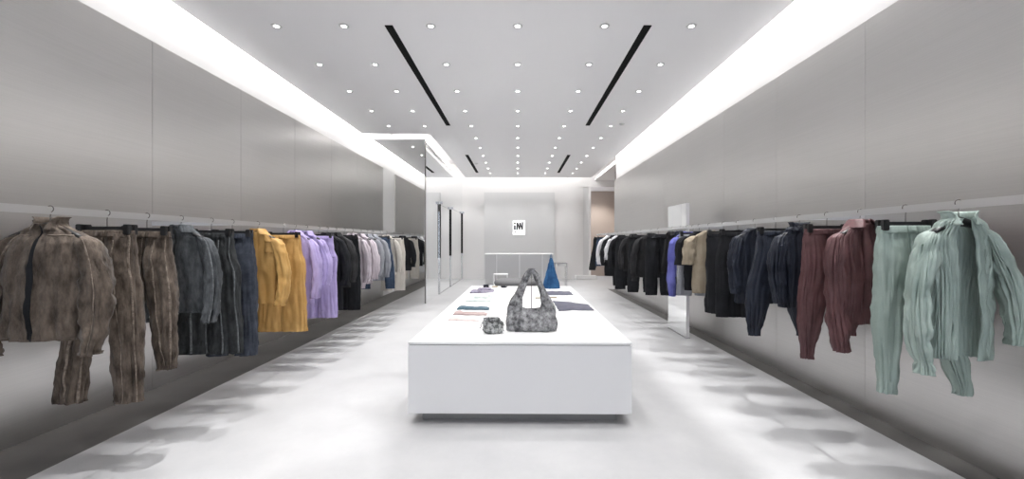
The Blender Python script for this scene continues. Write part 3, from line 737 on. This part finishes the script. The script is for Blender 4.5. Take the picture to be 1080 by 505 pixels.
def belt(px, py, rx, label, turns=3, h=.035):
    x, y, z = tp(px, py)
    r = empty('rolled_belt', (x, y, TZ), label, 'belt', 'small goods laid out on the display table')
    vs_, fs = [], []; N = 24*turns
    for i in range(N+1):
        a = 2*PI*i/24; q = rx*(.25+.75*i/N)
        for dz in (0.001, h): vs_.append((q*math.cos(a), q*math.sin(a), dz))
    for i in range(N): fs.append((2*i, 2*i+2, 2*i+3, 2*i+1))
    o = pydata('belt_strap', vs_, fs, 'glass_dark', r, smooth=True)
    md = o.modifiers.new('t', 'SOLIDIFY'); md.thickness = .006
    boxes('buckle', [(rx-.004, rx+.012, -.018, .018, .004, h-.002)], 'steel_edge', r, bevel=.002)
belt(512.5, 303.2, .052, 'dark rolled belt at the back left of the display table', h=.05)
belt(531, 303.2, .055, 'dark flat coiled belt in front of the round grey seat', 2, .025)

# ------------------------------------------------------------------ far furniture
r = empty('round_ottoman', (-.03, 9.75, 0), 'round grey upholstered seat between table and counter', 'seat')
lathe('seat_cushion', [(.30, .30), (.44, .32), (.51, .36), (.535, .41), (.52, .46), (.45, .492), (.2, .50), (.001, .50)], 'seat_felt', r, 48)
lathe('seat_base', [(.001, 0), (.36, 0), (.38, .02), (.38, .2995), (.001, .2995)], 'seam_grey', r, 40)
r = empty('side_table', (-.48, 11.45, 0), 'small white framed side table left behind the round seat', 'table')
boxes('table_top', [(-.20, .20, -.15, .15, .46, .49)], 'table_white', r, bevel=.003)
for sx in (-1, 1):
    boxes('leg_panel', [(sx*.185-.015, sx*.185+.015, -.15, .15, 0, .4595)], 'table_white', r)
r = empty('cash_counter', (.05, 13.2, 0), 'long brushed steel cash counter in front of the back wall', 'counter')
xs = [(-1.06-.05, -.74), (-.72, .0), (.02, .74), (.76, 1.10)]
for a, b in xs: boxes('front_panel', [(a, b, 0, .018, .02, .975)], 'brushed_counter', r)
boxes('seam_strip', [(-1.10, 1.09, .0185, .03, .02, .975)], 'table_white', r)
boxes('counter_body', [(-1.11, 1.10, .0305, .62, .02, .975)], 'feature_white', r)
boxes('countertop', [(-1.12, 1.11, -.01, .63, .976, 1.0)], 'table_white', r, bevel=.002)
boxes('plinth', [(-1.05, 1.05, .05, .58, 0, .0195)], 'seam_grey', r)
r = empty('console_table', (1.33, 12.7, 0), 'narrow chrome framed console table right of the counter', 'table')
boxes('table_top', [(-.20, .19, -.2, .2, .715, .735)], 'steel_edge', r, bevel=.002)
for sx in (-.185, .175):
    for sy in (-.185, .185): boxes('leg', [(sx-.012, sx+.012, sy-.012, sy+.012, 0, .7145)], 'steel_edge', r)
boxes('drawer_box', [(-.08, .15, -.17, .17, .64, .7145)], 'feature_white', r)

# illuminated sign
t = (YB-.1)/F; sx_, sz_ = (547-546)*t, EYE+(254.5-240.5)*t
sg = empty('wall_sign', (sx_, YB-.081, sz_), 'small glowing square shop sign with black slanted monogram', 'sign')
boxes('light_panel', [(-.21, .235, -.03, -.0005, -.25, .28)], 'sign_glow', sg, bevel=.012)
u = .0635*t/.0635  # metres per pixel there
def poly(nm, quads, m):
    vs_, fs = [], []
    for q in quads:
        b = len(vs_)
        for (x, z) in q: vs_.append((x, -.046, z))
        for (x, z) in q: vs_.append((x, -.0305, z))
        k = len(q); fs.append(tuple(b+i for i in range(k))); fs.append(tuple(b+k+i for i in reversed(range(k))))
        for i in range(k): fs.append((b+i, b+k+i, b+k+(i+1) % k, b+(i+1) % k))
    return pydata(nm, vs_, fs, m, sg)
def zc(x, y): return ((x-268)/15.77*t, (260-y)/15.77*t)
def bar(x0, y0_, x1, y1_, w_=17):
    return [zc(x0-w_/2, y0_), zc(x0+w_/2, y0_), zc(x1+w_/2, y1_), zc(x1-w_/2, y1_)]
poly('letter_mark', [bar(204, 212, 204, 290, 30), bar(204, 164, 204, 192, 30)], 'sign_black')
poly('letter_mark', [bar(250, 166, 240, 290, 26), bar(250, 166, 284, 290, 18), bar(292, 166, 282, 290, 24), bar(292, 166, 326, 290, 18), bar(332, 160, 328, 290, 24)], 'sign_black')
cu = bpy.data.curves.new('letters', 'FONT'); cu.body = 'M E N'; cu.size = .10; cu.align_x = 'CENTER'; cu.extrude = .002; cu.offset = .004; cu.space_character = 1.3
to = bpy.data.objects.new('letters', cu); me = bpy.data.meshes.new_from_object(to); bpy.data.objects.remove(to)
o = link('lettering', me, 'sign_grey', sg, (0, -.034, -.185)); o.rotation_euler = (PI/2, 0, 0)

# small ceiling fittings
for x, y, lab in ((2.02, 7.9, 'small round smoke detector on the ceiling near the right downlights'), (-1.2, 11.9, 'small smoke detector near the far left air slot'), (1.78, 12.0, 'small smoke detector near the far right air slot')):
    r = empty('smoke_detector', (x, y, HC-.0005), lab, 'smoke detector', 'small detectors on the ceiling')
    lathe('detector_base', [(.001, -.001), (.05, -.001), (.052, -.012), (.04, -.016), (.001, -.016)], 'light_ring', r)
    lathe('detector_head', [(.001, -.0165), (.03, -.0165), (.026, -.030), (.001, -.032)], 'light_ring', r)
